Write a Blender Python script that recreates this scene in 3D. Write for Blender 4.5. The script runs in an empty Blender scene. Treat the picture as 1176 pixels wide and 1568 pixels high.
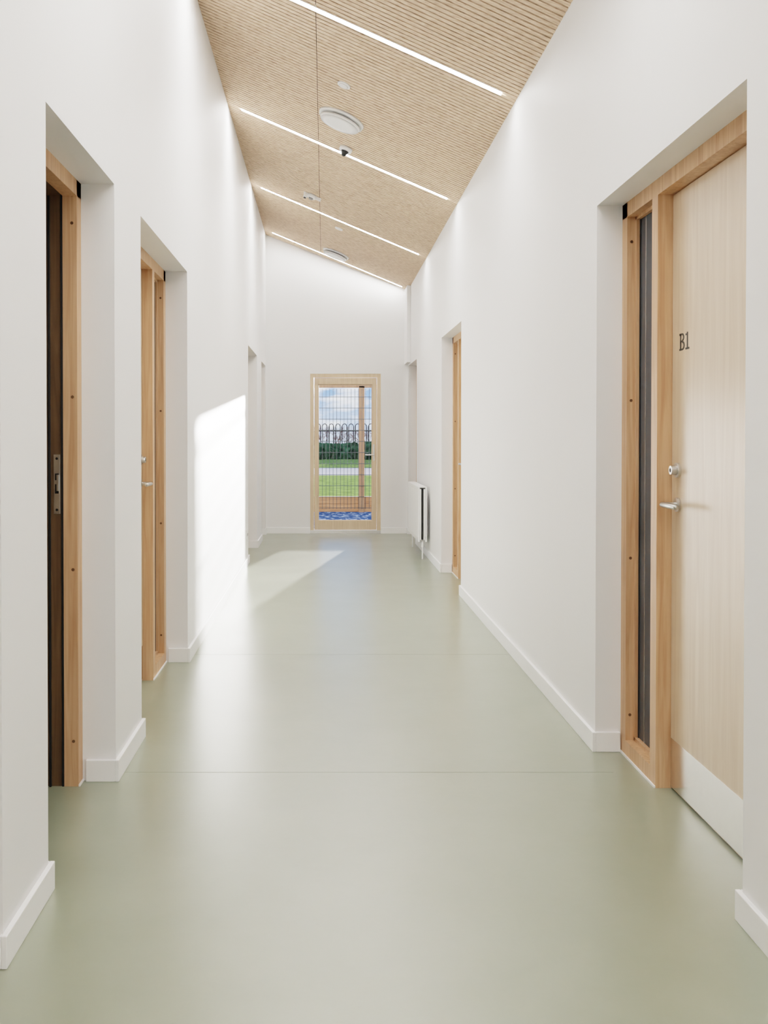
import bpy, bmesh, math, random
from mathutils import Vector, Matrix
random.seed(3)
S = bpy.context.scene
S.view_settings.view_transform = 'Filmic'
S.view_settings.look = 'Medium High Contrast'
S.view_settings.exposure = 1.22

# ------------------------------------------------------------------ materials
def srgb(r, g, b):
    f = lambda c: (c/255/12.92) if c/255 <= .04045 else ((c/255+.055)/1.055)**2.4
    return (f(r), f(g), f(b), 1)

def base(name):
    m = bpy.data.materials.new(name); m.use_nodes = True
    nt = m.node_tree; b = nt.nodes['Principled BSDF']
    return m, nt, b

def plain(name, col, rough=.5, metal=0, var=.03, scale=8, bump=0.0, bscale=200, spec=.5, matte=False):
    m, nt, b = base(name)
    tc = nt.nodes.new('ShaderNodeTexCoord')
    n = nt.nodes.new('ShaderNodeTexNoise'); n.inputs['Scale'].default_value = scale
    n.inputs['Detail'].default_value = 4
    nt.links.new(tc.outputs['Object'], n.inputs['Vector'])
    r = nt.nodes.new('ShaderNodeValToRGB')
    r.color_ramp.elements[0].position = .3; r.color_ramp.elements[1].position = .7
    r.color_ramp.elements[0].color = tuple(c*(1-var) for c in col[:3])+(1,)
    r.color_ramp.elements[1].color = tuple(min(1, c*(1+var)) for c in col[:3])+(1,)
    nt.links.new(n.outputs['Fac'], r.inputs['Fac'])
    nt.links.new(r.outputs['Color'], b.inputs['Base Color'])
    b.inputs['Roughness'].default_value = rough
    b.inputs['Metallic'].default_value = metal
    b.inputs['Specular IOR Level'].default_value = spec
    if matte:
        df = nt.nodes.new('ShaderNodeBsdfDiffuse'); nt.links.new(r.outputs['Color'], df.inputs['Color'])
        nt.links.new(df.outputs[0], nt.nodes['Material Output'].inputs['Surface'])
    if bump:
        n2 = nt.nodes.new('ShaderNodeTexNoise'); n2.inputs['Scale'].default_value = bscale
        nt.links.new(tc.outputs['Object'], n2.inputs['Vector'])
        bp = nt.nodes.new('ShaderNodeBump'); bp.inputs['Strength'].default_value = bump
        bp.inputs['Distance'].default_value = .002
        nt.links.new(n2.outputs['Fac'], bp.inputs['Height'])
        nt.links.new(bp.outputs['Normal'], b.inputs['Normal'])
    return m

def wood(name, c1, c2, rough=.45, sc=(25, 25, 1.2), coat=0):
    m, nt, b = base(name)
    tc = nt.nodes.new('ShaderNodeTexCoord')
    mp = nt.nodes.new('ShaderNodeMapping'); mp.inputs['Scale'].default_value = sc
    nt.links.new(tc.outputs['Object'], mp.inputs['Vector'])
    n = nt.nodes.new('ShaderNodeTexNoise'); n.inputs['Scale'].default_value = 1.6
    n.inputs['Detail'].default_value = 6; n.inputs['Distortion'].default_value = 1.2
    nt.links.new(mp.outputs['Vector'], n.inputs['Vector'])
    r = nt.nodes.new('ShaderNodeValToRGB')
    r.color_ramp.elements[0].position = .3; r.color_ramp.elements[1].position = .72
    r.color_ramp.elements[0].color = c1; r.color_ramp.elements[1].color = c2
    nt.links.new(n.outputs['Fac'], r.inputs['Fac'])
    nt.links.new(r.outputs['Color'], b.inputs['Base Color'])
    b.inputs['Roughness'].default_value = rough
    b.inputs['Coat Weight'].default_value = coat
    b.inputs['Coat Roughness'].default_value = .25
    return m

M = {}
M['wall'] = plain('painted_plaster', (.875, .868, .86, 1), .55, var=.005, scale=1.5, bump=.05, bscale=300, spec=.35)
M['trim'] = plain('white_gloss_paint', (.93, .925, .915, 1), .35, var=.005)
M['frame'] = wood('larch_frame', srgb(186, 140, 103), srgb(216, 175, 137), .42)
M['frame_dark'] = wood('dark_rebate_timber', srgb(84, 64, 44), srgb(110, 86, 60), .5)  # darker brown timber for the open door's rebate
M['leaf'] = wood('birch_veneer', srgb(204, 177, 147), srgb(220, 197, 169), .33, sc=(14, 14, .9), coat=.35)
M['pale'] = wood('pale_door_timber', srgb(204, 178, 146), srgb(222, 198, 167), .4)
M['steel'] = plain('brushed_steel', (.58, .57, .55, 1), .28, 1, var=.03, scale=60)
M['kick'] = plain('steel_kickplate', (.78, .76, .74, 1), .2, 1, var=.02, scale=40)
M['black'] = plain('black_gasket', (.012, .012, .012, 1), .5)
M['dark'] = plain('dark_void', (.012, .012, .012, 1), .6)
M['white'] = plain('white_plastic', (.87, .87, .86, 1), .4, var=.005)
M['rad'] = plain('radiator_enamel', (.88, .88, .87, 1), .3, var=.005)
M['screw'] = plain('screw_plug', srgb(100, 70, 45), .4)
M['letter'] = plain('letter_vinyl', srgb(50, 45, 38), .5)
M['grey'] = plain('grey_fin', (.25, .25, .25, 1), .5)

m, nt, b = base('sidelight_glass')
b.inputs['Base Color'].default_value = (.075, .09, .105, 1)
b.inputs['Roughness'].default_value = .1; b.inputs['Specular IOR Level'].default_value = .12
M['glassdark'] = m
m, nt, b = base('clear_glass')
out = nt.nodes['Material Output']
tr = nt.nodes.new('ShaderNodeBsdfTransparent'); tr.inputs['Color'].default_value = (.97, .98, .98, 1)
gl = nt.nodes.new('ShaderNodeBsdfGlossy'); gl.inputs['Roughness'].default_value = .02
mx = nt.nodes.new('ShaderNodeMixShader'); mx.inputs['Fac'].default_value = .02
nt.links.new(tr.outputs[0], mx.inputs[1]); nt.links.new(gl.outputs[0], mx.inputs[2])
nt.links.new(mx.outputs[0], out.inputs['Surface'])
M['glass'] = m
def emis(name, col, st):
    m, nt, b = base(name)
    b.inputs['Base Color'].default_value = (.8, .8, .8, 1)
    b.inputs['Emission Color'].default_value = col
    b.inputs['Emission Strength'].default_value = st
    return m
M['lamp'] = emis('led_diffuser', (1, .982, .96, 1), 62)
M['lamp_dim'] = emis('led_diffuser_dimmed', (1, .982, .96, 1), 24)

# linoleum
m, nt, b = base('sage_linoleum')
tc = nt.nodes.new('ShaderNodeTexCoord')
n1 = nt.nodes.new('ShaderNodeTexNoise'); n1.inputs['Scale'].default_value = 3; n1.inputs['Detail'].default_value = 8
n1.inputs['Roughness'].default_value = .7
nt.links.new(tc.outputs['Object'], n1.inputs['Vector'])
r = nt.nodes.new('ShaderNodeValToRGB')
r.color_ramp.elements[0].position = .3; r.color_ramp.elements[1].position = .7
r.color_ramp.elements[0].color = (.232, .259, .178, 1); r.color_ramp.elements[1].color = (.27, .295, .210, 1)
nt.links.new(n1.outputs['Fac'], r.inputs['Fac'])
nt.links.new(r.outputs['Color'], b.inputs['Base Color'])
r3 = nt.nodes.new('ShaderNodeMapRange'); r3.inputs['To Min'].default_value = .25; r3.inputs['To Max'].default_value = .38
n3 = nt.nodes.new('ShaderNodeTexNoise'); n3.inputs['Scale'].default_value = 2.2; n3.inputs['Detail'].default_value = 5
nt.links.new(tc.outputs['Object'], n3.inputs['Vector'])
nt.links.new(n3.outputs['Fac'], r3.inputs['Value']); nt.links.new(r3.outputs['Result'], b.inputs['Roughness'])
b.inputs['Specular IOR Level'].default_value = 1.0
b.inputs['Coat Weight'].default_value = .45; b.inputs['Coat Roughness'].default_value = .28
n4 = nt.nodes.new('ShaderNodeTexNoise'); n4.inputs['Scale'].default_value = 14; n4.inputs['Detail'].default_value = 3
nt.links.new(tc.outputs['Object'], n4.inputs['Vector'])
bp = nt.nodes.new('ShaderNodeBump'); bp.inputs['Strength'].default_value = .12; bp.inputs['Distance'].default_value = .004
nt.links.new(n4.outputs['Fac'], bp.inputs['Height']); nt.links.new(bp.outputs['Normal'], b.inputs['Normal'])
M['lino'] = m
M['seam'] = plain('lino_weld_seam', (.20, .225, .16, 1), .4)

# ceiling slat
m, nt, b = base('acoustic_timber_slats')
tc = nt.nodes.new('ShaderNodeTexCoord')
mp = nt.nodes.new('ShaderNodeMapping'); mp.inputs['Scale'].default_value = (16, 60, 1)
nt.links.new(tc.outputs['Object'], mp.inputs['Vector'])
n1 = nt.nodes.new('ShaderNodeTexNoise'); n1.inputs['Scale'].default_value = 1.5; n1.inputs['Detail'].default_value = 5
nt.links.new(mp.outputs['Vector'], n1.inputs['Vector'])
r = nt.nodes.new('ShaderNodeValToRGB')
r.color_ramp.elements[0].position = .32; r.color_ramp.elements[1].position = .62
r.color_ramp.elements[0].color = srgb(188, 157, 128); r.color_ramp.elements[1].color = srgb(228, 202, 174)
nt.links.new(n1.outputs['Fac'], r.inputs['Fac']); nt.links.new(r.outputs['Color'], b.inputs['Base Color'])
b.inputs['Roughness'].default_value = .7
M['slat'] = m
M['groove'] = plain('dark_acoustic_felt', srgb(62, 46, 35), .9)

# exterior
M['grass'] = plain('meadow_grass', srgb(122, 142, 74), .95, var=.4, scale=5, matte=True)
M['gravel'] = plain('pale_gravel', srgb(205, 196, 190), .9, var=.1, scale=20, matte=True)
m, nt, b = base('wet_paving_painted_reflection')
tc = nt.nodes.new('ShaderNodeTexCoord'); mp = nt.nodes.new('ShaderNodeMapping'); mp.inputs['Scale'].default_value = (6, 2.5, 1)
nt.links.new(tc.outputs['Object'], mp.inputs['Vector'])
n = nt.nodes.new('ShaderNodeTexNoise'); n.inputs['Scale'].default_value = 2; n.inputs['Detail'].default_value = 6; n.inputs['Distortion'].default_value = .8
nt.links.new(mp.outputs['Vector'], n.inputs['Vector'])
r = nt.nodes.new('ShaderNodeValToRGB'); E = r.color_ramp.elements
E[0].position = .48; E[0].color = srgb(48, 72, 112); E[1].position = .72; E[1].color = srgb(185, 198, 215)  # pale streaks: wet tarmac reflections painted into the matte colour
nt.links.new(n.outputs['Fac'], r.inputs['Fac'])
df = nt.nodes.new('ShaderNodeBsdfDiffuse'); nt.links.new(r.outputs['Color'], df.inputs['Color'])
nt.links.new(df.outputs[0], nt.nodes['Material Output'].inputs['Surface'])
M['wetpave'] = m
M['sleeper'] = wood('sleeper_timber', srgb(160, 105, 62), srgb(200, 145, 96), .8, sc=(1.2, 20, 20))
M['post'] = wood('post_timber', srgb(125, 88, 56), srgb(160, 118, 80), .7)
M['leafy'] = plain('hedge_foliage', srgb(52, 84, 54), .8, var=.9, scale=3, matte=True)
M['bark'] = plain('bare_bark', srgb(132, 92, 84), .9, var=.2, matte=True)
M['wire'] = plain('green_mesh_wire', srgb(34, 44, 44), .4, .3)
M['iron'] = plain('painted_railing', srgb(62, 48, 48), .5, var=.1, matte=True)

# ------------------------------------------------------------------ mesh builder
class MB:
    def __init__(s): s.bm = bmesh.new(); s.mats = []
    def mi(s, k):
        if k not in s.mats: s.mats.append(k)
        return s.mats.index(k)
    def box(s, x0, x1, y0, y1, z0, z1, k):
        if x0 > x1: x0, x1 = x1, x0
        if y0 > y1: y0, y1 = y1, y0
        if z0 > z1: z0, z1 = z1, z0
        return s.hexa([(x0,y0,z0),(x1,y0,z0),(x1,y1,z0),(x0,y1,z0),(x0,y0,z1),(x1,y0,z1),(x1,y1,z1),(x0,y1,z1)], k)
    def hexa(s, p, k):
        v = [s.bm.verts.new(q) for q in p]; i = s.mi(k)
        for f in ((0,3,2,1),(4,5,6,7),(0,1,5,4),(1,2,6,5),(2,3,7,6),(3,0,4,7)):
            fc = s.bm.faces.new([v[j] for j in f]); fc.material_index = i
        return v
    def cyl(s, a, b, r, k, r2=None, seg=24):
        a = Vector(a); b = Vector(b); d = b-a; i = s.mi(k)
        r2 = r if r2 is None else r2
        q = d.to_track_quat('Z', 'Y'); A = []; B = []
        for j in range(seg):
            t = 2*math.pi*j/seg; o = q @ Vector((math.cos(t), math.sin(t), 0))
            A.append(s.bm.verts.new(a+o*r)); B.append(s.bm.verts.new(b+o*r2))
        for j in range(seg):
            f = s.bm.faces.new((A[j], A[(j+1)%seg], B[(j+1)%seg], B[j])); f.material_index = i; f.smooth = True
        f = s.bm.faces.new(A[::-1]); f.material_index = i
        f = s.bm.faces.new(B); f.material_index = i
    def sphere(s, c, r, k):
        i = s.mi(k)
        res = bmesh.ops.create_uvsphere(s.bm, u_segments=16, v_segments=10, radius=r, matrix=Matrix.Translation(c))
        for v in res['verts']:
            for f in v.link_faces: f.material_index = i; f.smooth = True
    def done(s, name, bevel=0, parent=None):
        me = bpy.data.meshes.new(name); s.bm.to_mesh(me); s.bm.free()
        for k in s.mats: me.materials.append(M[k])
        o = bpy.data.objects.new(name, me); S.collection.objects.link(o)
        if bevel:
            bv = o.modifiers.new('bevel', 'BEVEL'); bv.width = bevel; bv.segments = 2; bv.limit_method = 'ANGLE'
        if parent: o.parent = parent
        return o

# ------------------------------------------------------------------ geometry constants
XL, XR = -0.79, 1.12
YB, YE = -4.0, 12.3
HD = 2.25
def zc(x): return 3.706 - 0.391*x
SK = 0.13
TH = 0.25
openL = [(0.95, 2.23), (2.60, 3.445), (3.936, 5.267), (9.45, 10.70), (11.45, 12.15)]
openR = [(2.435, 3.77), (7.50, 8.76), (11.12, 12.22)]

def wall(name, x0, x1, ops, top):
    w = MB(); y = YB-.3
    for a, b in ops:
        w.box(x0, x1, y, a, -.1, top, 'wall')
        w.box(x0, x1, a, b, HD, top, 'wall')
        y = b
    w.box(x0, x1, y, YE+.3, -.1, top, 'wall')
    return w.done(name)
wall('wall_left', XL-TH, XL, openL, 4.25)
wall('wall_right', XR, XR+TH, openR, 3.55)

# end wall with door opening
DX0, DX1, DZ0, DZ1 = -0.193, 0.756, 0.0, 2.15
w = MB()
w.box(XL, DX0, YE, YE+.3, -.1, 4.25, 'wall')
w.box(DX1, XR, YE, YE+.3, -.1, 4.25, 'wall')
w.box(DX0, DX1, YE, YE+.3, DZ1, 4.25, 'wall')
w.done('wall_end')
w = MB(); w.box(XL, XR, YB-.3, YB, -.1, 4.25, 'wall'); w.done('wall_back')
# pipe boxing in the far corner
w = MB(); w.box(XR-.05, XR, YE-.42, YE-.0, HD+.02, zc(XR)-.0, 'wall'); w.done('pipe_boxing', .004)

# floor
f = MB(); f.box(-4.2, 1.5, YB-.3, YE+.02, -.1, 0, 'lino'); f.done('floor')
f = MB()
for y in (3.53, 5.45):
    f.box(XL, XR, y-.001, y+.001, -.002, .0004, 'seam')
f.done('trim_1')

# ceiling
c = MB()
p = .046; g = .012; xm = -.05
y = YB-.2
def prism(xa, xb, ya, yb, up, k, h):
    P = []
    for z in (up, up+h):
        for (x, yy) in ((xa, ya), (xb, ya), (xb, yb), (xa, yb)):
            P.append((x, yy+SK*x, zc(x)+z))
    c.hexa(P, k)
while y < YE+.25:
    prism(XL-.01, xm-.002, y, y+p-g, 0, 'slat', .015)
    prism(xm+.002, XR+.01, y, y+p-g, 0, 'slat', .015)
    y += p
prism(XL-.02, XR+.02, YB-.3, YE+.3, .013, 'groove', .08)
c.done('ceiling')

# strip lights
def strip(y0, lampk='lamp'):
    m_ = MB(); xa, xb = -.68, 1.03
    def pr(xa, xb, ya, yb, z0, z1, k):
        P = []
        for z in (z0, z1):
            for (x, yy) in ((xa, ya), (xb, ya), (xb, yb), (xa, yb)):
                P.append((x, yy+SK*(x+.68), zc(x)+z))
        m_.hexa(P, k)
    w_ = .024
    pr(xa, xb, y0-w_, y0+w_, -.002, .012, lampk)
    pr(xa-.004, xb+.004, y0-w_-.004, y0-w_, -.004, .012, 'white')
    pr(xa-.004, xb+.004, y0+w_, y0+w_+.004, -.004, .012, 'white')
    return m_.done('recessed_strip_light')
for y0 in (-3.2, -1.9, .4, 2.75, 5.13, 7.48, 9.82):
    strip(y0)
strip(11.98, 'lamp_dim')

# ceiling devices (built flat then oriented to slope)
ang = math.atan(.391)
def place(o, x, y):
    o.location = (x, y, zc(x)); o.rotation_euler = (0, ang, 0)
def vent(x, y):
    v = MB()
    v.cyl((0,0,0), (0,0,-.018), .178, 'white', .172, 48)
    v.cyl((0,0,-.018), (0,0,-.034), .13, 'grey', .13, 48)
    v.cyl((0,0,-.030), (0,0,-.046), .160, 'white', .150, 48)
    v.cyl((0,0,-.046), (0,0,-.052), .150, 'white', .10, 48)
    o = v.done('ceiling_air_valve'); place(o, x, y)
def detector(x, y, r=.047):
    v = MB(); v.cyl((0,0,0), (0,0,-.010), r, 'white', r*.95, 32); v.cyl((0,0,-.01), (0,0,-.014), r*.7, 'white', r*.5, 32)
    o = v.done('ceiling_detector'); place(o, x, y)
vent(.126, 6.80); vent(.147, 11.72)
detector(.131, 6.14); detector(.162, 10.3)
v = MB(); v.cyl((0,0,0), (0,0,-.03), .055, 'white', .05, 32); v.cyl((0,0,-.03), (0,0,-.055), .032, 'dark', .022, 24); v.sphere((0,0,-.05), .022, 'dark')
o = v.done('motion_sensor'); place(o, .176, 7.42)
v = MB(); v.cyl((0,0,0), (0,0,-.035), .05, 'white', .045, 32); v.cyl((-.06,0,-.005), (-.06,0,-.05), .022, 'white', .02, 20)
v.cyl((-.06,0,-.05), (-.06,0,-.06), .014, 'dark', .012, 16); v.box(-.085, -.03, -.02, .02, -.02, 0, 'white')
v.box(.02, .10, -.018, .018, -.03, -.004, 'white'); v.cyl((0,0,-.035), (0,0,-.05), .025, 'grey', .02, 20)
o = v.done('smoke_alarm'); place(o, -.126, 9.3)

# ------------------------------------------------------------------ baseboards
BH, BT = .082, .015
def skirting(name, s, xw, ops, rev):
    k = MB(); y = YB
    for a, b in ops:
        k.box(xw, xw-s*BT, y, a+BT, 0, BH, 'trim')
        k.box(xw, xw+s*rev, a, a+BT, 0, BH, 'trim')
        k.box(xw, xw+s*rev, b-BT, b, 0, BH, 'trim')
        y = b-BT
    k.box(xw, xw-s*BT, y, YE, 0, BH, 'trim')
    k.done(name, .0025)
skirting('baseboard_left', -1, XL, openL, .11)
skirting('baseboard_right', 1, XR, openR, .10)
k = MB(); k.box(XL+BT, DX0, YE-BT, YE, 0, BH, 'trim'); k.box(DX1, XR-BT, YE-BT, YE, 0, BH, 'trim'); k.done('baseboard_end', .0025)

# ------------------------------------------------------------------ corridor doors
def doorset(name, s, xw, a, b, side=True, sl=.28, d0=.105, letters=False, opened=False):
    m_ = MB(); FW = .06
    X = lambda d: xw + s*d
    def bx(d0_, d1_, y0, y1, z0, z1, k): m_.box(X(d0_), X(d1_), y0, y1, z0, z1, k)
    D1 = TH if not opened else .178
    bx(d0, D1, b-FW, b, 0, HD, 'frame')          # far post
    bx(d0, D1, a, a+FW, 0, HD, 'frame')          # near post
    bx(d0, D1, a, b, HD-FW, HD, 'frame')         # head
    # sealant bead
    bx(d0-.006, d0, b-FW, b-.001, 0, .008, 'trim')
    yl1 = b-FW
    if side:
        ym = b-FW-sl
        bx(d0, TH, ym-FW, ym, 0, HD-FW, 'frame')
        bx(d0, TH, ym, b-FW, 0, .065, 'frame')
        bx(d0-.006, d0, ym-FW, b-FW, 0, .008, 'trim')
        bx(d0+.05, d0+.062, ym, b-FW, .065, HD-FW, 'glassdark')
        # glazing beads
        bx(d0+.034, d0+.05, b-FW-.012, b-FW, .065, HD-FW, 'frame')
        bx(d0+.034, d0+.05, ym, ym+.012, .065, HD-FW, 'frame')
        bx(d0+.034, d0+.05, ym, b-FW, .065, .08, 'frame')
        bx(d0+.034, d0+.05, ym, b-FW, HD-FW-.013, HD-FW, 'frame')
        bx(d0+.046, d0+.0505, b-FW-.019, b-FW-.012, .08, HD-FW-.013, 'black')
        bx(d0+.0485, d0+.0505, b-FW-.078, b-FW-.074, .08, HD-FW-.013, 'steel')
        yl1 = ym-FW
        for z in (2.09, 1.448, .808, .169):
            m_.cyl((X(d0+.018), b-FW+.001, z), (X(d0+.018), b-FW-.0015, z), .006, 'screw', seg=14)
    # leaf
    y0, y1 = a+FW+.003, yl1-.003
    if not opened:
        dl = d0+.055
        bx(dl, dl+.044, y0, y1, .008, HD-FW-.004, 'leaf')
        bx(dl-.0015, dl, y0+.003, y1-.003, .012, .19, 'kick')
        bx(dl+.006, dl+.03, yl1-.004, yl1, 0, HD-FW, 'black')
        yh = y1-.062
        z = 1.055
        m_.cyl((X(dl), yh, z), (X(dl-.009), yh, z), .026, 'steel')
        m_.cyl((X(dl-.009), yh, z), (X(dl-.058), yh, z), .0095, 'steel')
        m_.sphere((X(dl-.058), yh, z), .0095, 'steel')
        m_.cyl((X(dl-.058), yh, z), (X(dl-.058), yh-.125, z), .0095, 'steel')
        m_.sphere((X(dl-.058), yh-.125, z), .0095, 'steel')
        z = 1.18
        m_.cyl((X(dl), yh, z), (X(dl-.01), yh, z), .027, 'steel')
        m_.cyl((X(dl-.01), yh, z), (X(dl-.03), yh, z), .018, 'steel', .016)
        m_.cyl((X(dl-.03), yh, z), (X(dl-.0305), yh, z), .008, 'dark')
    else:
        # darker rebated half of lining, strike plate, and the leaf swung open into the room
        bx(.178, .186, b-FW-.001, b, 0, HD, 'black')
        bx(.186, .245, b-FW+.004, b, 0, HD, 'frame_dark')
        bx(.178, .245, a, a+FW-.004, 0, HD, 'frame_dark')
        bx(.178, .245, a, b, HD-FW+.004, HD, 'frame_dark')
        bx(.225, .232, b-FW-.006, b-FW+.006, 0, HD-FW, 'black')
        ys = b-FW+.004
        bx(.190, .214, ys-.003, ys, 1.015, 1.235, 'steel')
        bx(.195, .209, ys-.0045, ys-.003, 1.09, 1.125, 'dark')
        bx(.195, .209, ys-.0045, ys-.003, 1.14, 1.165, 'dark')
        bx(.193, .201, ys-.012, ys-.003, 1.10, 1.16, 'steel')
        for z in (1.03, 1.22):
            m_.cyl((X(.202), ys-.003, z), (X(.202), ys-.0045, z), .005, 'dark', seg=12)
        bx(.25, 1.05, a+.02, a+.064, .008, HD-FW-.004, 'leaf')
        for z in (2.09, 1.448, .808, .169):
            m_.cyl((X(d0+.018), b-FW+.001, z), (X(d0+.018), b-FW-.0015, z), .006, 'screw', seg=14)
    o = m_.done(name, .0015)
    if letters:
        # slab-serif "B1" drawn in the door plane: u = distance from left edge (towards -Y), v = height
        dl = d0+.055; xa, xb = X(dl), X(dl-.0014); u0, v0 = 3.300, 1.610
        L = MB(); t = .0082; Hc = .061
        def rect(ua, ub, va, vb): L.box(xa, xb, u0-ua, u0-ub, v0+va, v0+vb, 'letter')
        rect(.006, .006+t, 0, Hc)
        rect(0, .026, 0, t*.8); rect(0, .024, Hc-t*.8, Hc); rect(.006, .026, Hc*.53-t*.4, Hc*.53+t*.4)
        def bowl(uc, vc, ru, rv):
            n = 12
            for i in range(n):
                a0 = -math.pi/2+math.pi*i/n; a1 = -math.pi/2+math.pi*(i+1)/n
                P = []
                for xx in (xa, xb):
                    for (aa, f_) in ((a0, 0), (a1, 0), (a1, 1), (a0, 1)):
                        P.append((xx, u0-(uc+(ru-f_*t)*math.cos(aa)), v0+vc+(rv-f_*t*.8)*math.sin(aa)))
                L.hexa(P, 'letter')
        bowl(.024, Hc*.76, .018, Hc*.24); bowl(.026, Hc*.27, .020, Hc*.27)
        rect(.067, .067+t, 0, Hc); rect(.055, .087, 0, t*.8); rect(.056, .068, Hc-.011, Hc-.011+t*.8)
        L.done('lettering', parent=o)
    return o
doorset('door_1', 1, XR, *openR[0], letters=True)
doorset('door_2', 1, XR, *openR[1])
doorset('door_3', 1, XR, *openR[2])
doorset('door_4', -1, XL, *openL[0], d0=.125)
doorset('door_5', -1, XL, *openL[1], side=False, d0=.125, opened=True)
doorset('door_6', -1, XL, *openL[2], d0=.125)
doorset('door_7', -1, XL, *openL[3], d0=.125)
doorset('door_8', -1, XL, *openL[4], side=False, d0=.125)

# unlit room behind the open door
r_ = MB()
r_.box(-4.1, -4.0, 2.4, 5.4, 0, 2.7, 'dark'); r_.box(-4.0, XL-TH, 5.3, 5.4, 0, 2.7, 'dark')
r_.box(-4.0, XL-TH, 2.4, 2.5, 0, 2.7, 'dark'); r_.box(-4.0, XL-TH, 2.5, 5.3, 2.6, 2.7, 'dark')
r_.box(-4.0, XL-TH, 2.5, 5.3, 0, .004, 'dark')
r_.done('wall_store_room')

# ------------------------------------------------------------------ end glazed door
d = MB(); fw = .05
ya, yb = YE+.005, YE+.09
d.box(DX0, DX0+fw, ya, yb, 0.03, DZ1, 'pale'); d.box(DX1-fw, DX1, ya, yb, 0.03, DZ1, 'pale')
d.box(DX0+fw, DX1-fw, ya, yb, DZ1-fw, DZ1, 'pale'); d.box(DX0, DX1, YE-.005, YE+.3, 0, .045, 'steel')
gx0, gx1, gz0, gz1 = -.088, .645, .167, 2.01
e = .006
lx0, lx1, lz0, lz1 = DX0+fw+e, DX1-fw-e, .05, DZ1-fw-e
d.box(lx0, gx0, ya+.012, yb, lz0, lz1, 'pale'); d.box(gx1, lx1, ya+.012, yb, lz0, lz1, 'pale')
d.box(gx0, gx1, ya+.012, yb, lz0, gz0, 'pale'); d.box(gx0, gx1, ya+.012, yb, gz1, lz1, 'pale')
bd = .012
for (q0, q1, q2, q3) in ((gx0, gx0+bd, gz0, gz1), (gx1-bd, gx1, gz0, gz1), (gx0+bd, gx1-bd, gz0, gz0+bd), (gx0+bd, gx1-bd, gz1-bd, gz1)):
    d.box(q0, q1, ya+.03, ya+.05, q2, q3, 'pale')
d.box(gx0, gx1, ya+.055, ya+.061, gz0, gz1, 'glass')
d.box(gx1+.006, gx1+.03, ya+.008, ya+.012, .98, 1.2, 'steel')
d.cyl((gx1+.018, ya+.01, 1.06), (gx1+.018, ya-.05, 1.06), .009, 'steel'); d.cyl((gx1+.018, ya-.05, 1.06), (gx1-.10, ya-.05, 1.06), .009, 'steel')
d.done('door_9', .002)

# ------------------------------------------------------------------ radiator
r_ = MB(); y0, y1, z0, z1 = 9.66, 10.85, .19, .77
r_.box(.99, 1.006, y0, y1, z0, z1, 'rad'); r_.box(1.066, 1.082, y0, y1, z0, z1, 'rad')
yy = y0+.05
while yy < y1-.04:
    r_.box(.9885, .99, yy, yy+.018, z0+.04, z1-.04, 'rad'); yy += .04
yy = y0+.04
while yy < y1-.03:
    r_.box(1.006, 1.066, yy, yy+.002, z0+.05, z1-.03, 'grey'); yy += .02
for x in (1.015, 1.057):
    r_.cyl((x, y0+.012, z0+.02), (x, y0+.012, z1-.02), .009, 'rad', seg=14)
r_.box(1.024, 1.048, y0+.02, y0+.03, z0+.02, z1-.02, 'dark')
yy = y0+.03
while yy < y1-.03:
    r_.box(1.0, 1.07, yy, yy+.006, z1-.012, z1, 'rad'); yy += .014
r_.box(.998, 1.072, y0, y1, z1-.004, z1+.002, 'rad')
for yy in (y0+.2, y1-.2):
    r_.box(1.082, 1.119, yy, yy+.03, z0+.05, z1-.05, 'rad')
for yy in (y0+.05, y1-.05):
    r_.cyl((1.04, yy, 0), (1.04, yy, z0+.01), .0075, 'rad', seg=14)
    r_.cyl((1.04, yy, z0-.06), (1.04, yy, z0+.0), .013, 'rad', seg=14)
r_.done('panel_radiator', .002)

# wall socket
k = MB(); k.box(XL, XL+.01, 9.18, 9.32, .27, .355, 'white')
for yy in (9.215, 9.285):
    k.box(XL+.01, XL+.012, yy-.012, yy+.012, .30, .325, 'grey')
k.done('wall_socket', .002)

# ------------------------------------------------------------------ outside
o = MB(); o.box(-12, 14, YE+.02, 16.6, -.25, -.06, 'wetpave'); o.done('ground_paving')
o = MB()
o.box(-12, 14, 16.6, 16.72, -.06, .08, 'sleeper'); o.box(-12, 14, 16.605, 16.72, .085, .215, 'sleeper')
for x in (-2.1, 2.6): o.box(x, x+.08, 16.55, 16.6, -.06, .2, 'sleeper')
o.done('timber_sleeper_edging', .006)
o = MB(); o.box(-40, 60, 16.72, 27.2, -.3, .16, 'grass'); o.box(-80, 90, 34, 120, -.3, .17, 'grass'); o.done('ground_grass')
o = MB(); o.box(-80, 90, 27.2, 34, -.3, .15, 'gravel'); o.done('ground_gravel_path')
# fence
o = MB(); FY = 16.5
for x in (-4.13, -1.73, .67, 3.07, 5.47):
    o.box(x-.05, x+.05, FY, FY+.09, -.06, 2.22, 'post')
o.box(-4.2, 5.6, FY+.0, FY+.05, 2.19, 2.25, 'post')
x = -4.2
while x < 5.6:
    o.box(x-.004, x+.004, FY-.008, FY-.002, 0, 2.17, 'wire'); x += .065
z = .02
while z < 2.2:
    o.box(-4.2, 5.6, FY-.014, FY-.008, z-.005, z+.005, 'wire'); z += .2
o.done('mesh_fence')
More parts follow.
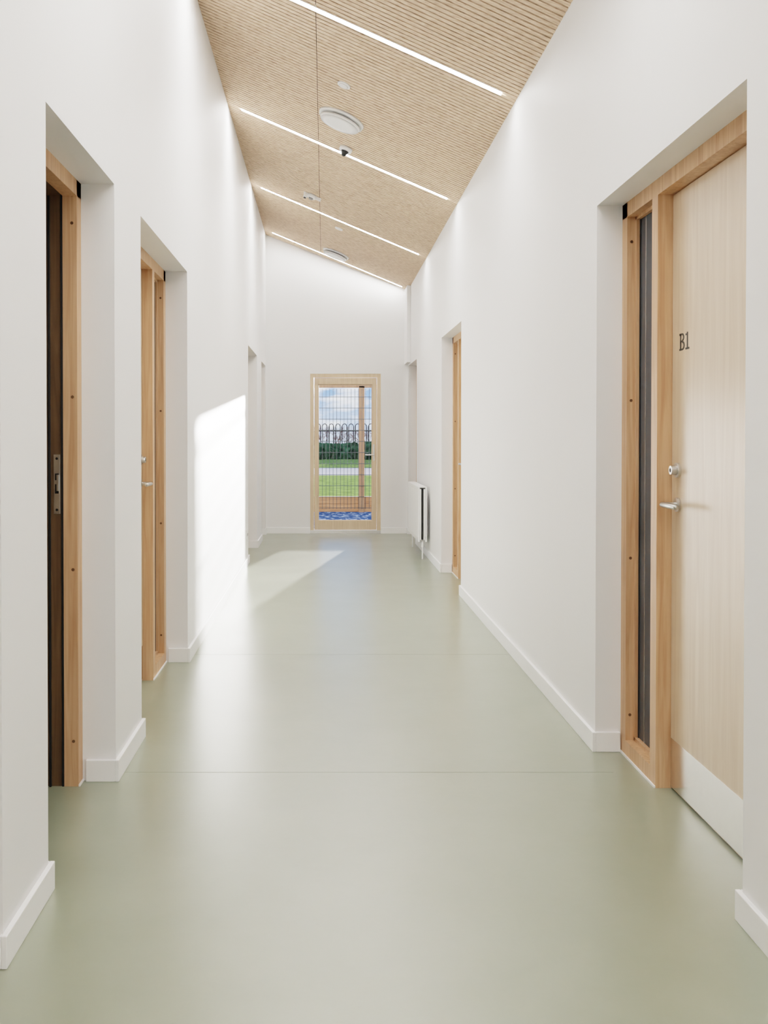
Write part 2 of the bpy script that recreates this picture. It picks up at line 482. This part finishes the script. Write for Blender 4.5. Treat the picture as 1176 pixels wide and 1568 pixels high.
# hedge
bm = bmesh.new()
me = bpy.data.meshes.new('hedge')
for i in range(110):
    x = -22+i*.62+random.uniform(-.3, .3)
    r = random.uniform(.55, .85)
    mt = Matrix.Translation((x, 46+random.uniform(-1, 1.5), .3+random.uniform(0, .3))) @ Matrix.Diagonal((1.1*r, r, r*.85, 1))
    bmesh.ops.create_icosphere(bm, subdivisions=3, radius=1, matrix=mt)
for v in bm.verts:
    v.co += Vector((random.uniform(-.14, .14), random.uniform(-.09, .09), random.uniform(-.14, .14)))
bm.to_mesh(me); bm.free(); me.materials.append(M['leafy'])
ob = bpy.data.objects.new('hedge', me); S.collection.objects.link(ob)
# bow-top railing beyond the hedge
o = MB(); RY = 50; zt = 1.85
x = -12
while x < 16:
    o.cyl((x, RY, .15), (x, RY, zt), .026, 'iron', seg=6)
    n = 8
    for i in range(n):
        a0 = math.pi*i/n; a1 = math.pi*(i+1)/n
        o.cyl((x+.13-.13*math.cos(a0), RY, zt+.17*math.sin(a0)), (x+.13-.13*math.cos(a1), RY, zt+.17*math.sin(a1)), .026, 'iron', seg=6)
    o.cyl((x+.26, RY, .15), (x+.26, RY, zt), .026, 'iron', seg=6)
    x += .36
o.box(-12, 16, RY-.02, RY+.02, 1.60, 1.66, 'iron')
o.done('bow_top_railing')
# bare trees
tb = MB()
def branch(p, d, L, r, n):
    q = p+d*L
    tb.cyl(p, q, r, 'bark', r*.65, 5)
    if n == 0: return
    for _ in range(3):
        nd = (d+Vector((random.uniform(-.9, .9), random.uniform(-.5, .5), random.uniform(-.1, .4)))).normalized()
        branch(q, nd, L*random.uniform(.6, .8), r*.6, n-1)
for i in range(52):
    branch(Vector((-10+i*.55+random.uniform(-.3, .3), 58+random.uniform(-3, 4), 0)), Vector((random.uniform(-.1,.1), 0, 1)), random.uniform(.5, .82), .045, 4)
tb.done('bare_tree_row')

# ------------------------------------------------------------------ world + sun
W = bpy.data.worlds.new('sky'); S.world = W; W.use_nodes = True
nt = W.node_tree; bg = nt.nodes['Background']
tc = nt.nodes.new('ShaderNodeTexCoord')
sp = nt.nodes.new('ShaderNodeSeparateXYZ'); nt.links.new(tc.outputs['Generated'], sp.inputs[0])
r = nt.nodes.new('ShaderNodeValToRGB')
E = r.color_ramp.elements
E[0].position = 0; E[0].color = srgb(188, 204, 230)
E[1].position = 1; E[1].color = srgb(100, 140, 210)
e2 = E.new(.055); e2.color = srgb(108, 150, 212)
nt.links.new(sp.outputs['Z'], r.inputs['Fac'])
mp = nt.nodes.new('ShaderNodeMapping'); mp.inputs['Scale'].default_value = (14, 14, 45); mp.inputs['Location'].default_value = (0, 0, .9)
nt.links.new(tc.outputs['Generated'], mp.inputs['Vector'])
n = nt.nodes.new('ShaderNodeTexNoise'); n.inputs['Scale'].default_value = 1.6; n.inputs['Detail'].default_value = 7
nt.links.new(mp.outputs['Vector'], n.inputs['Vector'])
r2 = nt.nodes.new('ShaderNodeValToRGB'); r2.color_ramp.elements[0].position = .48; r2.color_ramp.elements[1].position = .68
nt.links.new(n.outputs['Fac'], r2.inputs['Fac'])
mx = nt.nodes.new('ShaderNodeMixRGB'); mx.inputs['Color2'].default_value = (.98, .98, 1.0, 1)
nt.links.new(r2.outputs['Color'], mx.inputs['Fac']); nt.links.new(r.outputs['Color'], mx.inputs['Color1'])
nt.links.new(mx.outputs['Color'], bg.inputs['Color'])
bg.inputs['Strength'].default_value = .95

sun = bpy.data.lights.new('sun', 'SUN'); sun.energy = 18; sun.angle = math.radians(.9); sun.color = (1, .95, .90)
so = bpy.data.objects.new('sun', sun); S.collection.objects.link(so)
so.location = (4, 20, 5)
so.rotation_euler = Vector((-.216, -1, -.092)).to_track_quat('-Z', 'Y').to_euler()

# ------------------------------------------------------------------ camera
cam = bpy.data.cameras.new('camera'); co = bpy.data.objects.new('camera', cam); S.collection.objects.link(co)
co.location = (0, 0, 1.3)
co.rotation_euler = (math.radians(90-.69), 0, 0)
cam.sensor_fit = 'VERTICAL'; cam.sensor_height = 36; cam.sensor_width = 27
cam.lens = 1400/1568*36
cam.shift_x = 91/1568; cam.shift_y = -.0625
cam.clip_start = .05; cam.clip_end = 500
S.camera = co
